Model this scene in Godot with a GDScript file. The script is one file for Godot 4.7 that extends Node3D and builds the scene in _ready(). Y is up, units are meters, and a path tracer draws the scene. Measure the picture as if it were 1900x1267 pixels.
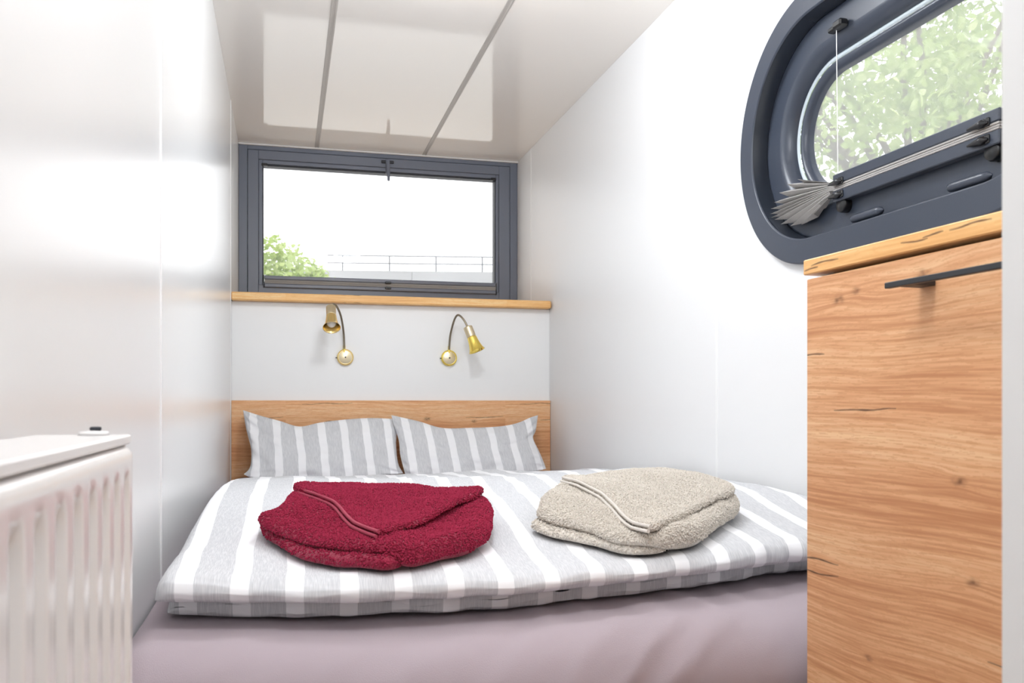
extends Node3D
# A narrow sleeping berth: double bed between two panelled walls, window above the headboard, capsule window on the right.

# ---------------------------------------------------------------- mesh helper
class MB:
	var v := PackedVector3Array()
	var t := PackedVector2Array()
	var ix := PackedInt32Array()

	func vert(p: Vector3, u := Vector2.ZERO) -> int:
		v.append(p)
		t.append(u)
		return v.size() - 1

	# flat convex polygon, turned to face away from the point "inside"
	func face(pts: Array, inside: Vector3, grain := 0) -> void:
		var c := Vector3.ZERO
		for p in pts:
			c += p
		c /= pts.size()
		var n: Vector3 = (pts[2] - pts[0]).cross(pts[1] - pts[0])
		if n.length_squared() < 1e-18:
			return
		if n.dot(c - inside) < 0.0:
			pts = pts.duplicate()
			pts.reverse()
		n = n.abs()
		var k := 0 if n.x >= n.y and n.x >= n.z else (1 if n.y >= n.z else 2)
		var first := v.size()
		for p in pts:
			var uv := Vector2.ZERO
			if k == grain:
				uv = Vector2(p[(grain + 1) % 3], p[(grain + 2) % 3])
			else:
				uv = Vector2(p[grain], p[3 - grain - k])
			vert(p, uv)
		for i in range(1, pts.size() - 1):
			ix.append(first)
			ix.append(first + i)
			ix.append(first + i + 1)

	func box(a: Vector3, b: Vector3, bev := 0.002, grain := 0) -> void:
		var lo := Vector3(minf(a.x, b.x), minf(a.y, b.y), minf(a.z, b.z))
		var hi := Vector3(maxf(a.x, b.x), maxf(a.y, b.y), maxf(a.z, b.z))
		var c := (lo + hi) / 2.0
		var h := (hi - lo) / 2.0
		bev = minf(bev, minf(h.x, minf(h.y, h.z)) * 0.9)
		for ax in 3:
			var p := (ax + 1) % 3
			var q := (ax + 2) % 3
			for s in [-1.0, 1.0]:
				var quad := []
				for e in [[-1, -1], [1, -1], [1, 1], [-1, 1]]:
					var w := c
					w[ax] += s * h[ax]
					w[p] += e[0] * (h[p] - bev)
					w[q] += e[1] * (h[q] - bev)
					quad.append(w)
				face(quad, c, grain)
		if bev <= 0.0:
			return
		for ax in 3:
			var p := (ax + 1) % 3
			var q := (ax + 2) % 3
			for s in [-1.0, 1.0]:
				for r in [-1.0, 1.0]:
					var quad := []
					for e in [[-1, 0], [1, 0], [1, 1], [-1, 1]]:
						var w := c
						w[ax] += e[0] * (h[ax] - bev)
						w[p] += s * (h[p] - (bev if e[1] == 0 else 0.0))
						w[q] += r * (h[q] - (0.0 if e[1] == 0 else bev))
						quad.append(w)
					face(quad, c, grain)
		for sx in [-1.0, 1.0]:
			for sy in [-1.0, 1.0]:
				for sz in [-1.0, 1.0]:
					var o := c + Vector3(sx * h.x, sy * h.y, sz * h.z)
					face([o - Vector3(0, sy, sz) * bev, o - Vector3(sx, 0, sz) * bev, o - Vector3(sx, sy, 0) * bev], c, grain)

	# smooth sheet from rows of points
	func grid(rows: Array, uvs: Array = [], close_u := false, close_v := false) -> void:
		var first := v.size()
		var nr := rows.size()
		var nc: int = rows[0].size()
		for i in nr:
			for j in nc:
				vert(rows[i][j], uvs[i][j] if uvs.size() else Vector2(float(j) / nc, float(i) / nr))
		for i in (nr if close_v else nr - 1):
			for j in (nc if close_u else nc - 1):
				var a := first + i * nc + j
				var b := first + i * nc + (j + 1) % nc
				var c := first + ((i + 1) % nr) * nc + (j + 1) % nc
				var d := first + ((i + 1) % nr) * nc + j
				for k in [a, b, c, a, c, d]:
					ix.append(k)

	# tube along points with a radius each; closed with caps
	func tube(path: Array, radii: Array, sides := 12, capped := true) -> void:
		var rows := []
		var side := Vector3.UP
		for i in path.size():
			var d: Vector3 = (path[mini(i + 1, path.size() - 1)] - path[maxi(i - 1, 0)]).normalized()
			if absf(d.dot(side)) > 0.95:
				side = Vector3.RIGHT if absf(d.x) < 0.9 else Vector3.BACK
			var x := side.cross(d).normalized()
			var y := d.cross(x).normalized()
			side = y
			var row := PackedVector3Array()
			for k in sides:
				var an := TAU * k / sides
				row.append(path[i] + (x * cos(an) + y * sin(an)) * radii[mini(i, radii.size() - 1)])
			rows.append(row)
		grid(rows, [], true, false)
		if capped:
			for e in [0, path.size() - 1]:
				var pts := []
				for p in rows[e]:
					pts.append(p)
				face(pts, path[path.size() - 1 - e])

	# profile of (radius, height) turned about an axis
	func lathe(prof: Array, at: Vector3, axis: Vector3, sides := 32) -> void:
		var x := axis.cross(Vector3.RIGHT if absf(axis.x) < 0.8 else Vector3.UP).normalized()
		var y := axis.cross(x).normalized()
		var rows := []
		for p in prof:
			var row := PackedVector3Array()
			for k in sides:
				var an := TAU * k / sides
				row.append(at + axis * p.y + (x * cos(an) + y * sin(an)) * maxf(p.x, 0.00005))
			rows.append(row)
		grid(rows, [], true, false)

	# mode: 1 = closed body (turn outwards), 0 = as built, or give a direction to face
	func commit(origin: Vector3, closed := true, facing := Vector3.ZERO) -> ArrayMesh:
		var vol := 0.0
		var look := 0.0
		for i in range(0, ix.size(), 3):
			var a := v[ix[i]] - origin
			var b := v[ix[i + 1]] - origin
			var c := v[ix[i + 2]] - origin
			vol += a.dot(b.cross(c))
			look += (c - a).cross(b - a).dot(facing)
		if (closed and vol > 0.0) or (not closed and look < 0.0):
			for i in range(0, ix.size(), 3):
				var k := ix[i]
				ix[i] = ix[i + 1]
				ix[i + 1] = k
		var n := PackedVector3Array()
		n.resize(v.size())
		for i in range(0, ix.size(), 3):
			var a := v[ix[i]]
			var m := (v[ix[i + 2]] - a).cross(v[ix[i + 1]] - a)
			for k in 3:
				n[ix[i + k]] += m
		var pos := PackedVector3Array()
		pos.resize(v.size())
		for i in v.size():
			n[i] = n[i].normalized() if n[i].length_squared() > 0.0 else Vector3.UP
			pos[i] = v[i] - origin
		var arr := []
		arr.resize(Mesh.ARRAY_MAX)
		arr[Mesh.ARRAY_VERTEX] = pos
		arr[Mesh.ARRAY_NORMAL] = n
		arr[Mesh.ARRAY_TEX_UV] = t
		arr[Mesh.ARRAY_INDEX] = ix
		var m := ArrayMesh.new()
		m.add_surface_from_arrays(Mesh.PRIMITIVE_TRIANGLES, arr)
		return m


var org := {}
var M := {}
var rng := RandomNumberGenerator.new()
var fold_noise := FastNoiseLite.new()

# ---------------------------------------------------------------- scene helpers
func thing(called: String, label: String, category: String, at := Vector3.ZERO, turn := 0.0, group := "") -> Node3D:
	var o := Node3D.new()
	o.name = called
	add_child(o, true)
	o.position = at
	o.rotation.y = turn
	org[o] = at if turn == 0.0 else Vector3.ZERO
	o.set_meta("label", label)
	o.set_meta("category", category)
	if group:
		o.set_meta("group", group)
	return o

func struct_root(called: String, at := Vector3.ZERO) -> Node3D:
	var o := Node3D.new()
	o.name = called
	add_child(o, true)
	o.position = at
	org[o] = at
	o.set_meta("kind", "structure")
	return o

func part(called: String, mb: MB, m: Material, parent: Node, closed := true, facing := Vector3.ZERO) -> MeshInstance3D:
	var o := MeshInstance3D.new()
	o.name = called
	o.mesh = mb.commit(org[parent], closed, facing)
	o.mesh.surface_set_material(0, m)
	parent.add_child(o, true)
	org[o] = org[parent]
	return o

func boxpart(called: String, a: Vector3, b: Vector3, m: Material, parent: Node, bev := 0.002, grain := 0) -> MeshInstance3D:
	var mb := MB.new()
	mb.box(a, b, bev, grain)
	return part(called, mb, m, parent)

func mat(c: Color, rough := 0.5, metal := 0.0, spec := 0.5) -> StandardMaterial3D:
	var m := StandardMaterial3D.new()
	m.albedo_color = c
	m.roughness = rough
	m.metallic = metal
	m.metallic_specular = spec
	return m

func c8(r: int, g: int, b: int) -> Color:
	return Color8(r, g, b)

func noise(freq: float, octaves := 3, sd := 1) -> FastNoiseLite:
	var n := FastNoiseLite.new()
	n.noise_type = FastNoiseLite.TYPE_SIMPLEX_SMOOTH
	n.frequency = freq
	n.fractal_octaves = octaves
	n.seed = sd
	return n

func ntex(freq: float, octaves := 3, sd := 1, size := 512, as_normal := false, bump := 4.0) -> NoiseTexture2D:
	var t := NoiseTexture2D.new()
	t.width = size
	t.height = size
	t.seamless = true
	t.noise = noise(freq, octaves, sd)
	t.as_normal_map = as_normal
	t.bump_strength = bump
	return t

# ---------------------------------------------------------------- textures
# oak decor: u along the grain; knots and cracks are lists of (u, v, size)
func wood_tex(dark: Color, mid: Color, pale: Color, knots: Array, cracks: Array, sd: int, size := 1024) -> ImageTexture:
	var im := Image.create(size, size, false, Image.FORMAT_RGB8)
	var broad := noise(1.0, 3, sd)
	var fine := noise(1.0, 2, sd + 1)
	var pore := noise(1.0, 1, sd + 2)
	var warp := noise(1.0, 2, sd + 3)
	for y in size:
		for x in size:
			var u := float(x) / size
			var w := float(y) / size
			var vv := w + 0.012 * warp.get_noise_2d(u * 1.8, w * 2.5)
			var kd := 0.0
			for k in knots:
				var du: float = (u - k.x) / (k.z * 3.2)
				var dv: float = (w - k.y) / k.z
				var e := exp(-(du * du + dv * dv))
				vv += e * k.z * 0.9 * (1.0 if dv > 0 else -1.0) * minf(absf(dv), 1.0)
				kd += exp(-6.0 * (du * du * 3.0 + dv * dv)) * (0.7 + 0.5 * pore.get_noise_2d(x * 0.09, y * 0.13))
			var b := broad.get_noise_2d(u * 0.9, vv * 8.0)
			var ring := sin(vv * 330.0 + 9.0 * broad.get_noise_2d(u * 0.9 + 7.0, vv * 4.0))
			var f := fine.get_noise_2d(u * 5.0, vv * 210.0)
			var p := pore.get_noise_2d(u * 26.0, vv * 420.0)
			var s := 0.5 + 0.55 * b + 0.10 * ring + 0.42 * f
			var c := mid.lerp(pale, clampf((s - 0.5) * 2.0, 0.0, 1.0)) if s > 0.5 else mid.lerp(dark, clampf((0.5 - s) * 2.0, 0.0, 1.0))
			if p < -0.42:
				c = c.lerp(dark, 0.35)
			c = c.lerp(Color(0.30, 0.17, 0.09), clampf(kd * 0.62, 0.0, 0.75))
			for k in cracks:
				var du2: float = (u - k.x) / k.z
				if absf(du2) < 1.0:
					var line: float = k.y + 0.004 * warp.get_noise_2d(u * 9.0, k.y * 40.0) + 0.03 * du2 * k.z
					var d := absf(w - line) * size
					var wide := 0.85 * (1.0 - du2 * du2) * (0.75 + 0.5 * pore.get_noise_2d(u * 40.0, k.y * 9.0))
					if d < wide + 0.8:
						c = c.lerp(Color(0.23, 0.14, 0.09), clampf(0.7 * (wide + 0.8 - d), 0.0, 0.72))
			im.set_pixel(x, y, c)
	return ImageTexture.create_from_image(im)

# four repeats of the grey and white stripe; grey woven with pale slubs along the stripe
func stripe_tex(grey: Color, pale: Color, white: Color, share: float) -> ImageTexture:
	var w := 1024
	var h := 1024
	var im := Image.create(w, h, false, Image.FORMAT_RGB8)
	var slub := noise(1.0, 2, 41)
	var thread := noise(1.0, 1, 42)
	for y in h:
		for x in w:
			var u := fposmod(float(x) / 256.0 + 0.5, 1.0) - 0.5
			var edge := absf(u) - share * 0.5
			var ty := sin(TAU * y / h) * 2.2
			var tz := cos(TAU * y / h) * 2.2
			if edge < 0.0:
				im.set_pixel(x, y, white)
			else:
				var s := slub.get_noise_3d(x * 0.17, ty * 1.6, tz * 1.6) * 0.9 + thread.get_noise_3d(x * 0.45, ty * 3.0, tz * 3.0) * 0.7
				im.set_pixel(x, y, grey.lerp(pale, clampf(0.35 + 0.75 * s, 0.0, 1.0)))
	return ImageTexture.create_from_image(im)

# ---------------------------------------------------------------- main
func _ready() -> void:
	rng.seed = 7
	fold_noise.noise_type = FastNoiseLite.TYPE_SIMPLEX_SMOOTH
	fold_noise.frequency = 1.0
	fold_noise.fractal_octaves = 2
	fold_noise.seed = 5
	setup_camera_and_light()
	make_materials()
	build_shell()
	build_rear_window()
	build_capsule_window()
	build_outside()
	build_bed()
	build_cabinet()
	build_radiator()
	build_pillows()
	build_duvet()
	build_towels()
	build_lamps()
	build_blinds()


func setup_camera_and_light() -> void:
	var cam := Camera3D.new()
	cam.name = "camera"
	cam.projection = Camera3D.PROJECTION_FRUSTUM
	cam.near = 0.05
	cam.far = 200.0
	cam.size = 0.05 * 1267.0 / 1640.0
	cam.frustum_offset = Vector2(0.0, 0.05 * 111.5 / 1640.0)
	cam.position = Vector3(0, 0.80, 0)
	cam.rotation.y = -atan(420.0 / 1640.0)
	var lens := CameraAttributesPhysical.new()
	lens.frustum_near = 0.05
	lens.frustum_far = 200.0
	lens.frustum_focal_length = 20.0
	lens.frustum_focus_distance = 2.2
	lens.exposure_aperture = 8.0
	cam.attributes = lens
	cam.near = 0.05
	cam.far = 200.0
	add_child(cam)
	cam.current = true

	var sky_mat := ProceduralSkyMaterial.new()
	sky_mat.sky_top_color = c8(246, 248, 252)
	sky_mat.sky_horizon_color = c8(250, 250, 250)
	sky_mat.ground_horizon_color = c8(205, 205, 200)
	sky_mat.ground_bottom_color = c8(150, 150, 145)
	var sky := Sky.new()
	sky.sky_material = sky_mat
	var env := Environment.new()
	env.background_mode = Environment.BG_SKY
	env.sky = sky
	env.background_energy_multiplier = 2.2
	env.tonemap_mode = Environment.TONE_MAPPER_LINEAR
	env.tonemap_exposure = 0.97
	env.sdfgi_enabled = true
	env.ssao_enabled = true
	env.ssil_enabled = true
	var we := WorldEnvironment.new()
	we.name = "world_environment"
	we.environment = env
	add_child(we)


# unseen fill lamp, added: base plate, glowing opal globe or dome, light inside
func opal_fill_lamp(called: String, at: Vector3, drop: float, r: float, energy: float, label: String) -> void:
	var o := thing(called, label, "lamp", at)
	var mb := MB.new()
	mb.lathe([Vector2(0.0, 0.0), Vector2(r * 0.62, 0.0), Vector2(r * 0.62, -0.012), Vector2(0.0, -0.014)], at, Vector3.UP, 36)
	part("base_plate", mb, M.white_plastic, o)
	if drop > r:
		mb = MB.new()
		mb.tube([at, at - Vector3(0, drop - r * 0.9, 0)], [0.006], 10)
		part("stem", mb, M.white_plastic, o)
	var glow := mat(c8(255, 255, 255), 0.4)
	glow.emission_enabled = true
	glow.emission = FILL_TINT
	glow.emission_energy_multiplier = 1.5
	mb = MB.new()
	var prof := []
	for k in 17:
		var a := PI * k / 16.0
		prof.append(Vector2(r * sin(a), -drop + r * (0.62 if drop < r else 1.0) * cos(a)))
	mb.lathe(prof, at, Vector3.UP, 36)
	part("opal_globe", mb, glow, o)
	var l := OmniLight3D.new()
	l.name = "fill_light"
	l.light_energy = energy
	l.light_color = FILL_TINT
	l.light_size = r * 0.9
	l.omni_range = 14.0
	l.omni_attenuation = 2.0
	l.shadow_enabled = true
	l.position = Vector3(0, -drop, 0)
	o.add_child(l)


func make_materials() -> void:
	M.wall = mat(c8(236, 236, 235), 0.24, 0.0, 0.5)  # same panel white, darkened on the left wall against overbright light
	M.wall_right = mat(c8(239, 239, 239), 0.4, 0.0, 0.5)  # same white, toned down a little to offset strong light on the right wall
	M.wall_lightened = mat(c8(249, 249, 248), 0.4, 0.0, 0.5)  # same white lightened, making up for weak light on the back wall
	M.ceiling = mat(c8(245, 239, 232), 0.07, 0.0, 0.6)
	M.strip = mat(c8(244, 244, 243), 0.3)
	M.seam = mat(c8(178, 172, 166), 0.4)
	M.white_plastic = mat(c8(240, 240, 239), 0.35)
	M.enamel = mat(c8(241, 238, 236), 0.18, 0.0, 0.5)
	M.floor = mat(c8(160, 125, 95), 0.5)
	M.frame = mat(c8(114, 120, 134), 0.32, 0.0, 0.5)
	M.frame.normal_enabled = true
	M.frame.normal_texture = ntex(0.25, 2, 9, 256, true, 1.2)
	M.frame.normal_scale = 0.12
	M.frame.uv1_triplanar = true
	M.frame.uv1_scale = Vector3(6, 6, 6)
	M.capsule = mat(c8(62, 69, 82), 0.3, 0.0, 0.5)
	M.capsule.normal_enabled = true
	M.capsule.normal_texture = M.frame.normal_texture
	M.capsule.normal_scale = 0.15
	M.capsule.uv1_triplanar = true
	M.capsule.uv1_scale = Vector3(6, 6, 6)
	M.reveal = mat(c8(40, 46, 56), 0.25)
	M.black = mat(c8(24, 25, 28), 0.3)
	M.gasket = mat(c8(44, 47, 54), 0.5)
	M.seal = mat(c8(196, 208, 214), 0.45)
	M.handle = mat(c8(42, 44, 48), 0.45)
	M.brass = mat(c8(240, 214, 150), 0.24, 1.0)
	M.gold = mat(c8(244, 218, 112), 0.18, 1.0)
	M.brushed = mat(c8(222, 208, 176), 0.34, 1.0)
	M.neck = mat(c8(150, 140, 122), 0.38, 1.0)
	M.bulb = mat(c8(240, 236, 230), 0.3)
	M.concrete = mat(c8(176, 177, 178), 0.9)
	M.rail_metal = mat(c8(112, 117, 122), 0.6)
	M.ground = mat(c8(226, 225, 221), 0.95)
	M.bark = mat(c8(120, 110, 96), 0.9)

	var glass := mat(Color(1, 1, 1, 0.05), 0.02)
	glass.transparency = BaseMaterial3D.TRANSPARENCY_ALPHA
	M.glass = glass
	var low_gloss := mat(Color(1, 1, 1, 0.04), 0.02, 0.0, 0.1)   # capsule pane, reflection turned down so the added lamp hardly shows in it
	low_gloss.transparency = BaseMaterial3D.TRANSPARENCY_ALPHA
	M.low_gloss_glass = low_gloss
	var haze := mat(Color(0.97, 0.98, 0.98, 0.30), 0.9)   # fine fly screen mesh, whitened to paint in the overexposed haze
	haze.transparency = BaseMaterial3D.TRANSPARENCY_ALPHA
	haze.backlight_enabled = true
	haze.backlight = Color(0.9, 0.9, 0.9)
	M.fly_screen = haze

	# woods
	var oak := mat(Color.WHITE, 0.5, 0.0, 0.4)
	oak.albedo_texture = wood_tex(c8(204, 142, 98), c8(232, 176, 130), c8(246, 204, 158),
		[Vector3(0.07, 0.937, 0.012), Vector3(0.105, 0.945, 0.009), Vector3(0.225, 0.95, 0.011), Vector3(0.30, 0.60, 0.010), Vector3(0.13, 0.47, 0.008), Vector3(0.28, 0.71, 0.011)],
		[Vector3(0.12, 0.79, 0.06), Vector3(0.01, 0.865, 0.03), Vector3(0.02, 0.577, 0.05), Vector3(0.03, 0.56, 0.04), Vector3(0.10, 0.40, 0.07), Vector3(0.36, 0.52, 0.04)], 11)
	M.oak = oak
	var board := mat(Color.WHITE, 0.5, 0.0, 0.4)
	board.albedo_texture = wood_tex(c8(214, 148, 102), c8(240, 182, 132), c8(250, 208, 162),
		[Vector3(0.63, 0.72, 0.018), Vector3(0.85, 0.708, 0.013), Vector3(0.12, 0.62, 0.01)],
		[Vector3(0.18, 0.79, 0.11), Vector3(0.90, 0.728, 0.09), Vector3(0.20, 0.712, 0.03), Vector3(0.96, 0.60, 0.06)], 23)
	M.board = board
	var ledge := mat(Color.WHITE, 0.42, 0.0, 0.45)
	ledge.albedo_texture = wood_tex(c8(232, 172, 106), c8(248, 196, 130), c8(252, 216, 160),
		[Vector3(0.3, 0.5, 0.02)],
		[Vector3(0.045, 0.991, 0.03), Vector3(0.015, 0.986, 0.016), Vector3(0.215, 0.992, 0.022), Vector3(0.245, 0.995, 0.016), Vector3(0.30, 0.996, 0.03)], 37, 1024)
	M.ledge = ledge

	# cloth
	var weave := ntex(0.22, 2, 3, 512, true, 3.0)
	var cloth := mat(Color.WHITE, 0.85, 0.0, 0.2)
	cloth.albedo_texture = stripe_tex(c8(202, 203, 206), c8(228, 228, 230), c8(247, 247, 249), 0.34)
	cloth.uv1_scale = Vector3(0.25, 1.0, 1.0)
	M.stripes = cloth
	var sheet := mat(c8(178, 165, 171), 0.9, 0.0, 0.2)
	sheet.normal_enabled = true
	sheet.normal_texture = weave
	sheet.normal_scale = 0.25
	sheet.uv1_triplanar = true
	sheet.uv1_scale = Vector3(5, 5, 5)
	sheet.rim_enabled = true
	sheet.rim = 0.25
	M.sheet = sheet
	M.terry_red = terry(c8(158, 46, 72), c8(128, 32, 54), c8(160, 52, 76))
	M.terry_sand = terry(c8(226, 218, 207), c8(198, 188, 174), c8(230, 223, 213))
	M.hem_red = mat(c8(168, 62, 84), 0.9)
	M.hem_sand = mat(c8(222, 215, 206), 0.9)
	var felt := mat(Color.WHITE, 0.95, 0.0, 0.1)
	var ft := NoiseTexture2D.new()
	ft.width = 256
	ft.height = 256
	ft.seamless = true
	ft.noise = noise(0.35, 2, 15)
	var ramp := Gradient.new()
	ramp.set_color(0, c8(136, 134, 132))
	ramp.set_color(1, c8(224, 221, 218))
	ft.color_ramp = ramp
	felt.albedo_texture = ft
	felt.uv1_triplanar = true
	felt.uv1_scale = Vector3(8, 8, 8)
	M.felt = felt


func terry(base: Color, dark: Color, pale: Color) -> StandardMaterial3D:
	var m := mat(Color.WHITE, 1.0, 0.0, 0.1)
	var t := NoiseTexture2D.new()
	t.width = 512
	t.height = 512
	t.seamless = true
	t.noise = noise(0.09, 3, 77)
	var g := Gradient.new()
	g.set_color(0, dark)
	g.set_color(1, pale)
	g.add_point(0.35, dark)
	g.add_point(0.5, base)
	g.add_point(0.65, pale)
	t.color_ramp = g
	m.set_meta("pile", base)
	m.albedo_texture = t
	m.heightmap_enabled = true
	m.heightmap_texture = ntex(0.09, 3, 77, 512)
	m.heightmap_scale = 0.28
	m.uv1_triplanar = true
	m.uv1_scale = Vector3(5, 5, 5)
	m.rim_enabled = true
	m.rim = 0.35
	m.rim_tint = 0.6
	return m


# ---------------------------------------------------------------- the room
const FILL_TINT := Color(0.955, 0.975, 1.0)
const XL := -0.23
const XR := 1.223
const YC := 2.103
const ZB := -4.65
const ZH := -4.05     # face of the low wall behind the headboard
const ZEND := 1.6

func build_shell() -> void:
	var fl := struct_root("floor")
	for i in 9:
		boxpart("plank", Vector3(XL - 0.1 + i * 0.18, -0.05, ZEND + 0.1), Vector3(XL - 0.1 + (i + 1) * 0.18 - 0.002, 0.0, -4.9), M.floor, fl, 0.001, 2)

	# left wall: three panels with white cover strips at the joints
	var wl := struct_root("wall_left")
	for s in [[ZEND + 0.1, -1.791], [-1.795, -4.0], [-4.004, -4.9]]:
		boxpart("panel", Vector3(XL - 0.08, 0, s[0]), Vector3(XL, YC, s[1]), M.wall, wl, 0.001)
	for z in [-1.793, -4.002]:
		boxpart("joint_strip", Vector3(XL - 0.002, 0, z + 0.006), Vector3(XL + 0.002, YC, z - 0.006), M.strip, wl, 0.0015)

	# right wall, the near panel cut out for the capsule window
	var wr := struct_root("wall_right")
	for s in [[-2.36, -4.382], [-4.386, -4.9]]:
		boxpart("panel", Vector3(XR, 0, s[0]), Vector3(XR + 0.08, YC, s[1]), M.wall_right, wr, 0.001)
	var near := CSGBox3D.new()
	near.name = "panel"
	near.size = Vector3(0.08, YC, ZEND + 0.1 + 2.356)
	near.position = Vector3(XR + 0.04, YC / 2, (ZEND + 0.1 - 2.356) / 2)
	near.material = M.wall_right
	wr.add_child(near, true)
	for z in [W_FAR, W_NEAR]:
		var cut := CSGCylinder3D.new()
		cut.operation = CSGShape3D.OPERATION_SUBTRACTION
		cut.radius = W_R - 0.02
		cut.height = 0.3
		cut.sides = 64
		cut.rotation.z = PI / 2
		cut.position = Vector3(0, W_Y, z) - Vector3(0, near.position.y, near.position.z)
		cut.material = M.wall_right
		cut.name = "cut_end"
		near.add_child(cut, true)
	var mid := CSGBox3D.new()
	mid.operation = CSGShape3D.OPERATION_SUBTRACTION
	mid.size = Vector3(0.3, 2 * (W_R - 0.02), W_NEAR - W_FAR)
	mid.position = Vector3(0, W_Y - near.position.y, (W_NEAR + W_FAR) / 2 - near.position.z)
	mid.material = M.wall_right
	mid.name = "cut_middle"
	near.add_child(mid, true)
	for z in [-2.358, -4.384]:
		boxpart("joint_strip", Vector3(XR - 0.002, 0, z + 0.006), Vector3(XR + 0.002, YC, z - 0.006), M.strip, wr, 0.0015)

	# ceiling of three glossy panels between pale metal seams
	var ce := struct_root("ceiling")
	var xs := [XL - 0.1, 0.155, 0.709, XR + 0.1]
	for i in 3:
		boxpart("panel", Vector3(xs[i] + (0.003 if i else 0.0), YC, ZEND + 0.1), Vector3(xs[i + 1] - (0.003 if i < 2 else 0.0), YC + 0.06, -4.9), M.ceiling, ce, 0.001)
	for x in [0.155, 0.709]:
		var mb := MB.new()
		mb.box(Vector3(x - 0.011, YC - 0.002, ZEND), Vector3(x - 0.004, YC + 0.001, -4.66), 0.001)
		mb.box(Vector3(x + 0.004, YC - 0.002, ZEND), Vector3(x + 0.011, YC + 0.001, -4.66), 0.001)
		mb.box(Vector3(x - 0.004, YC - 0.0008, ZEND), Vector3(x + 0.004, YC + 0.001, -4.66), 0.0)
		part("seam_strip", mb, M.seam, ce)

	# low wall behind the bed head with the ledge above, and the wall round the rear window
	var wb := struct_root("wall_back")
	boxpart("lower_panel", Vector3(XL, 0, ZH), Vector3(XR, 1.240, -4.66), M.wall_lightened, wb, 0.001)
	boxpart("outer_skin", Vector3(XL - 0.08, 0, -4.80), Vector3(XR + 0.08, 1.29, -4.9), M.wall_lightened, wb, 0.001)
	boxpart("corner_strip", Vector3(XL, 0.81, ZH + 0.003), Vector3(XL + 0.003, 1.24, ZH), M.strip, wb, 0.001)
	boxpart("corner_strip", Vector3(XR - 0.003, 0.81, ZH + 0.003), Vector3(XR, 1.24, ZH), M.strip, wb, 0.001)
	var ts := struct_root("trim_1")
	boxpart("top_bead", Vector3(XL, YC - 0.008, -4.636), Vector3(XR, YC - 0.0005, -4.652), M.strip, ts, 0.002)

	# end of the hall behind the viewer and the partition whose edge shows at the far right
	var wf := struct_root("wall_front")
	boxpart("panel", Vector3(XL - 0.1, 0, ZEND), Vector3(XR + 0.1, YC, ZEND + 0.1), M.wall_lightened, wf, 0.001)
	var jb := struct_root("wall_partition")
	boxpart("panel", Vector3(0.430, 0, -0.39), Vector3(XR, YC, -0.45), M.wall_lightened, jb, 0.003)
	boxpart("edge_trim", Vector3(0.426, 0, -0.387), Vector3(0.431, YC, -0.453), M.strip, jb, 0.002)

	# ledge board
	var sb := thing("window_ledge", "long pale wooden ledge board under the rectangular window", "ledge", Vector3(0.5, 1.24, -4.3))
	boxpart("board", Vector3(XL + 0.001, 1.2405, -4.0), Vector3(XR - 0.006, 1.276, -4.66), M.ledge, sb, 0.005)

	opal_fill_lamp("fill_ceiling_lamp", Vector3(0.47, YC, -2.28), 0.08, 0.13, 0.75, "added unseen fill lamp, round opal dome above the foot of the bed")  # dome added out of view, standing in for light bounced off the ceiling
	opal_fill_lamp("fill_pendant", Vector3(0.20, YC, -0.80), 0.30, 0.11, 0.42, "added unseen fill lamp, opal globe hung above the foot end, in front of the bed")  # unseen globe put in as frontal fill for bed and cabinet
	opal_fill_lamp("fill_pendant", Vector3(0.40, YC, 0.85), 0.28, 0.11, 0.40, "added unseen fill lamp, opal globe in the passage behind the viewer")  # unseen globe added to brighten the partition edge


# ---------------------------------------------------------------- rear window
func bar_frame(l: float, r: float, b: float, t: float, w: Array, z0: float, z1: float, m: Material, parent: Node, called: String) -> MeshInstance3D:
	# four bars: w = left, right, bottom, top widths
	var mb := MB.new()
	mb.box(Vector3(l, b, z0), Vector3(l + w[0], t, z1), 0.002)
	mb.box(Vector3(r - w[1], b, z0), Vector3(r, t, z1), 0.002)
	mb.box(Vector3(l + w[0], b, z0), Vector3(r - w[1], b + w[2], z1), 0.002)
	mb.box(Vector3(l + w[0], t - w[3], z0), Vector3(r - w[1], t, z1), 0.002)
	return part(called, mb, m, parent)

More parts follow.
